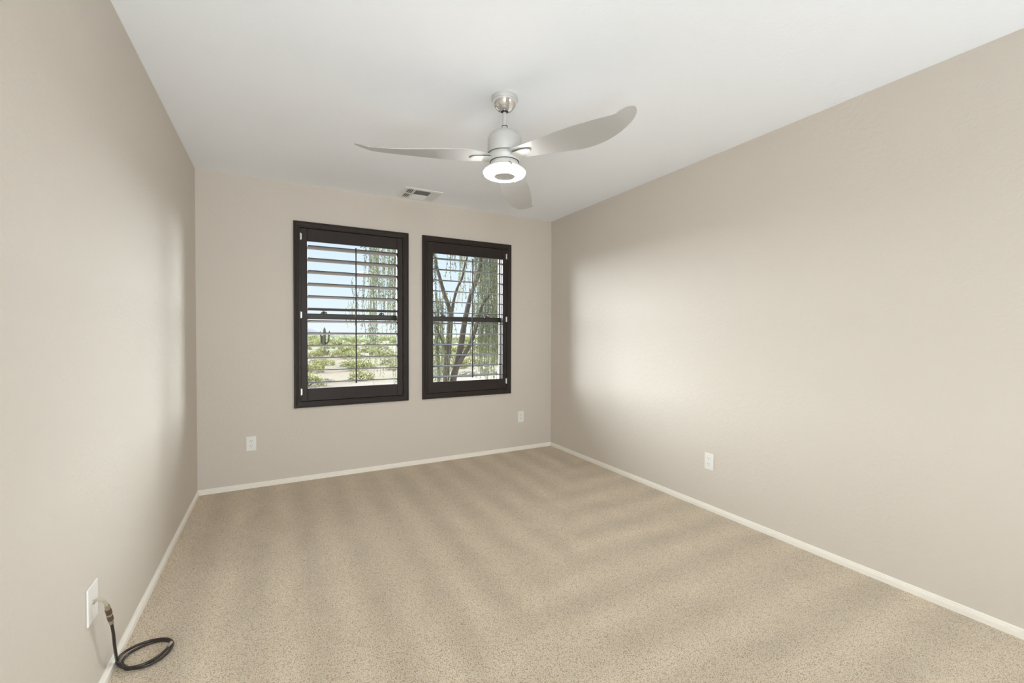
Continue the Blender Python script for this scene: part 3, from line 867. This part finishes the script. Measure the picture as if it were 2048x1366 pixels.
while len(spots) < 175 and tries < 9000:
    tries += 1
    spots.append((rb.uniform(600, 1020) if len(spots) < 112 else rb.choice((rb.uniform(60, 600), rb.uniform(1020, 1500))), rb.uniform(100, 300) if len(spots) < 112 else rb.uniform(38, 200), rb.uniform(1.6, 3.2), rb.choice((0, 0, 2, 1))))
    x, d, s, kd = spots[-1]; gx, gy = px2ground(x, d); r_ = 1.9*s*0.8
    if free(gx, gy, r_): placed.append((gx, gy, r_))
    else: spots.pop()
used = [False]*3
_keep = []
for q in spots:                      # no two shrubs grow through each other
    gx, gy = px2ground(q[0], q[1]); r_ = 1.7*q[2]*(0.62 if q[1] < 100 else 0.8)
    if all((gx-a)**2+(gy-b)**2 > (r_+c_)**2 for a, b, c_ in _keep and [k[1] for k in _keep]): _keep.append((q, (gx, gy, r_)))
spots = [k[0] for k in _keep]
for (x, d, s, kd) in spots:
    o = protos[kd] if not used[kd] else copy_tree(protos[kd])
    used[kd] = True
    gx, gy = px2ground(x, d)
    o.location = (gx, gy, GZ); o.rotation_euler = (0, 0, rb.uniform(0, 6.28)); s *= 0.62 if d < 100 else 0.8
    o.scale = (s, s, s*rb.uniform(0.7, 0.95))
# darker trees along the horizon
dt = plant_proto('mesquite_tree', 5, 900, 3.2, 2.3, M_DTREE, 'small dark green tree in the far tree line on the plain', 'tree', 'dark trees in the far tree line')
first = True
for i in range(34):
    o = dt if first else copy_tree(dt); first = False
    gx, gy = px2ground(606 + i*12.4 + rb.uniform(-2, 2), (345, 455, 395, 505)[i % 4] + rb.uniform(-12, 12))
    s = rb.uniform(0.8, 1.3)
    o.location = (gx, gy, GZ); o.rotation_euler = (0, 0, rb.uniform(0, 6.28)); o.scale = (s*1.5, s*1.5, s)

# saguaro
def saguaro(x, d, h):
    gx, gy = px2ground(x, d)
    root = empty('saguaro_cactus', (gx, gy, GZ), 'tall saguaro cactus with raised arms seen through the left window', 'cactus')
    def ribbed(mb, pts, rad):
        n = 24; pts = bez(pts, 8); N_ = len(pts)
        start = len(mb.v)
        mb.tube(pts, [rad*(1 if i < N_-5 else (0.97, 0.9, 0.75, 0.5, 0.2)[i-(N_-5)]) for i in range(N_)], n)
        for i in range(N_):
            for k in range(0, n, 2):
                v = Vector(mb.v[start+i*n+k]); mb.v[start+i*n+k] = tuple(v.lerp(pts[i], 0.14))
    side = Vector((0.88, -0.475, 0))
    def P(s, z): return (gx+side.x*s, gy+side.y*s, GZ+z)
    m = MB(); ribbed(m, [P(0,0), P(0,h*0.3), P(0.02,h*0.7), P(0,h)], 0.27); m.build('trunk', M_CACTUS, root, smooth=True)
    k = h/5.2
    for arm in ([(0.1,2.05), (-0.45,2.15), (-0.62,2.6), (-0.66,3.4), (-0.85,4.5)], [(0.0,2.3), (-0.25,2.5), (-0.36,3.0), (-0.40,3.7)],
                [(0,2.15), (0.5,2.3), (0.78,2.75), (0.82,3.4), (0.95,4.6)], [(0,0.3), (0.5,0.35), (0.75,0.55), (0.8,0.9)]):
        m = MB(); ribbed(m, [P(s*k, z*k) for s, z in arm], 0.16); m.build('arm', M_CACTUS, root, smooth=True)
saguaro(649, 84, 4.9)

# the weeping tree just outside the right window
tree = empty('weeping_tree', (3.62, 10.0, GZ), 'weeping green tree with several leaning trunks just outside the right window', 'tree')
def limb(pts, r0, r1, n=10):
    m = MB(); P = bez(pts, 6); N_ = len(P)
    m.tube(P, [r0+(r1-r0)*i/(N_-1) + 0.004*math.sin(i*1.9) for i in range(N_)], n)
    return m
Y = 10.0
limb([(3.62,Y,GZ), (3.58,Y,-1.0), (3.58,Y,0.13), (3.60,Y,0.60), (3.65,Y,1.0), (3.68,Y,1.45), (3.71,Y,1.80)], 0.095, 0.062, 12).build('trunk', M_BARK, tree, smooth=True)
limb([(3.71,Y,1.78), (3.64,Y,2.0), (3.53,Y,2.29), (3.44,Y,2.6), (3.35,Y,2.9), (3.28,Y,3.2), (3.0,Y+.1,3.9), (2.5,Y+.2,4.7)], 0.060, 0.018).build('branch', M_BARK, tree, smooth=True)
limb([(3.71,Y,1.76), (3.80,Y,2.2), (3.88,Y,2.45), (4.00,Y,2.7), (4.06,Y,3.0), (4.14,Y,3.3), (4.2,Y,4.2), (4.1,Y-.2,5.0)], 0.038, 0.013).build('branch', M_BARK, tree, smooth=True)
limb([(3.66,Y+.15,GZ), (3.70,Y+.1,-1.0), (3.76,Y,0.12), (3.86,Y,0.54), (3.96,Y,1.0), (4.02,Y,1.34), (4.08,Y,1.68), (4.18,Y,2.1), (4.28,Y,2.42), (4.41,Y,2.74), (4.48,Y,3.04), (4.55,Y,3.4), (4.8,Y,4.3), (5.2,Y+.3,5.0)], 0.095, 0.03, 12).build('trunk', M_BARK, tree, smooth=True)
limb([(3.80,Y,0.36), (3.90,Y-.1,0.62), (4.02,Y-.15,0.84), (4.14,Y-.2,1.08), (4.27,Y-.2,1.42), (4.5,Y-.2,2.1), (5.0,Y-.2,2.6)], 0.060, 0.032).build('branch', M_BARK, tree, smooth=True)
limb([(3.60,Y,0.9), (3.45,Y,1.2), (3.32,Y,1.5), (3.1,Y+.1,2.0)], 0.035, 0.012, 6).build('branch', M_BARK, tree, smooth=True)
limb([(3.30,Y,3.15), (2.7,Y,3.6), (2.1,Y,3.5), (1.6,Y,3.2)], 0.03, 0.01, 6).build('branch', M_BARK, tree, smooth=True)
limb([(3.44,Y,GZ), (3.44,Y+.1,-0.5), (3.42,Y+.1,0.5), (3.40,Y+.1,1.0)], 0.06, 0.03, 6).build('branch', M_BARK, tree, smooth=True)
rt = random.Random(99)
fo = MB(); tw = MB()
def strand(x, y, ztop, length, dens=1.0):
    n = int(length*48*dens); sway = rt.uniform(-0.06, 0.06); ph = rt.uniform(0, 6.28)
    pts = []
    for i in range(9):
        t = i/8
        pts.append(Vector((x+sway*t*length+0.03*math.sin(ph+t*5), y+0.03*math.cos(ph+t*4), ztop-length*t)))
    tw.tube(pts, [0.004]*9, 3, cap=False)
    for i in range(n):
        t = rt.random()
        k = min(int(t*8), 7); p = pts[k].lerp(pts[k+1], t*8-k)
        d = Vector((rt.uniform(-1, 1), rt.uniform(-1, 1), rt.uniform(-3.2, -0.2))).normalized()
        l = rt.uniform(0.04, 0.09); w = rt.uniform(0.005, 0.011)
        s = d.cross(Vector((rt.uniform(-1,1), rt.uniform(-1,1), rt.uniform(-1,1)))).normalized()*w
        fo.add([p, p+d*l*0.5-s, p+d*l, p+d*l*0.5+s], [(0,1,2,3)])
# hanging curtains of leaves: (x range, z of the top, z of the lowest tips, strands)
for (xa_, xb_, zt, zb, nstr) in ((1.25, 1.75, 2.6, 1.6, 10), (1.65, 2.0, 4.0, 0.45, 26), (1.95, 2.6, 4.3, 0.25, 62), (2.6, 3.3, 4.4, 0.2, 70), (3.2, 3.6, 2.5, -0.2, 50), (3.4, 4.3, 4.8, 2.7, 22),
                                 (4.1, 4.5, 4.4, 1.2, 40), (4.4, 5.4, 4.6, 0.5, 170), (4.3, 5.2, 2.4, 0.4, 110), (5.2, 6.2, 4.6, 0.0, 90)):
    clumps = [(rt.uniform(xa_, xb_), Y + rt.uniform(-0.9, 0.9), zt - rt.uniform(0, 0.6), zb + rt.uniform(0, 1)**1.4*(zt-zb)*0.6) for _ in range(max(3, nstr//6))]
    for i in range(nstr):
        qx, qy, qt, ql = rt.choice(clumps)
        strand(qx + rt.gauss(0, 0.07), qy + rt.gauss(0, 0.07), qt - rt.uniform(0, 0.4), max(qt - ql - rt.uniform(-0.3, 0.5), 0.5), rt.uniform(0.5, 1.1))
fo.build('foliage', M_LEAF, tree, recalc=False)
tw.build('twigs', M_BARK, tree, recalc=False)
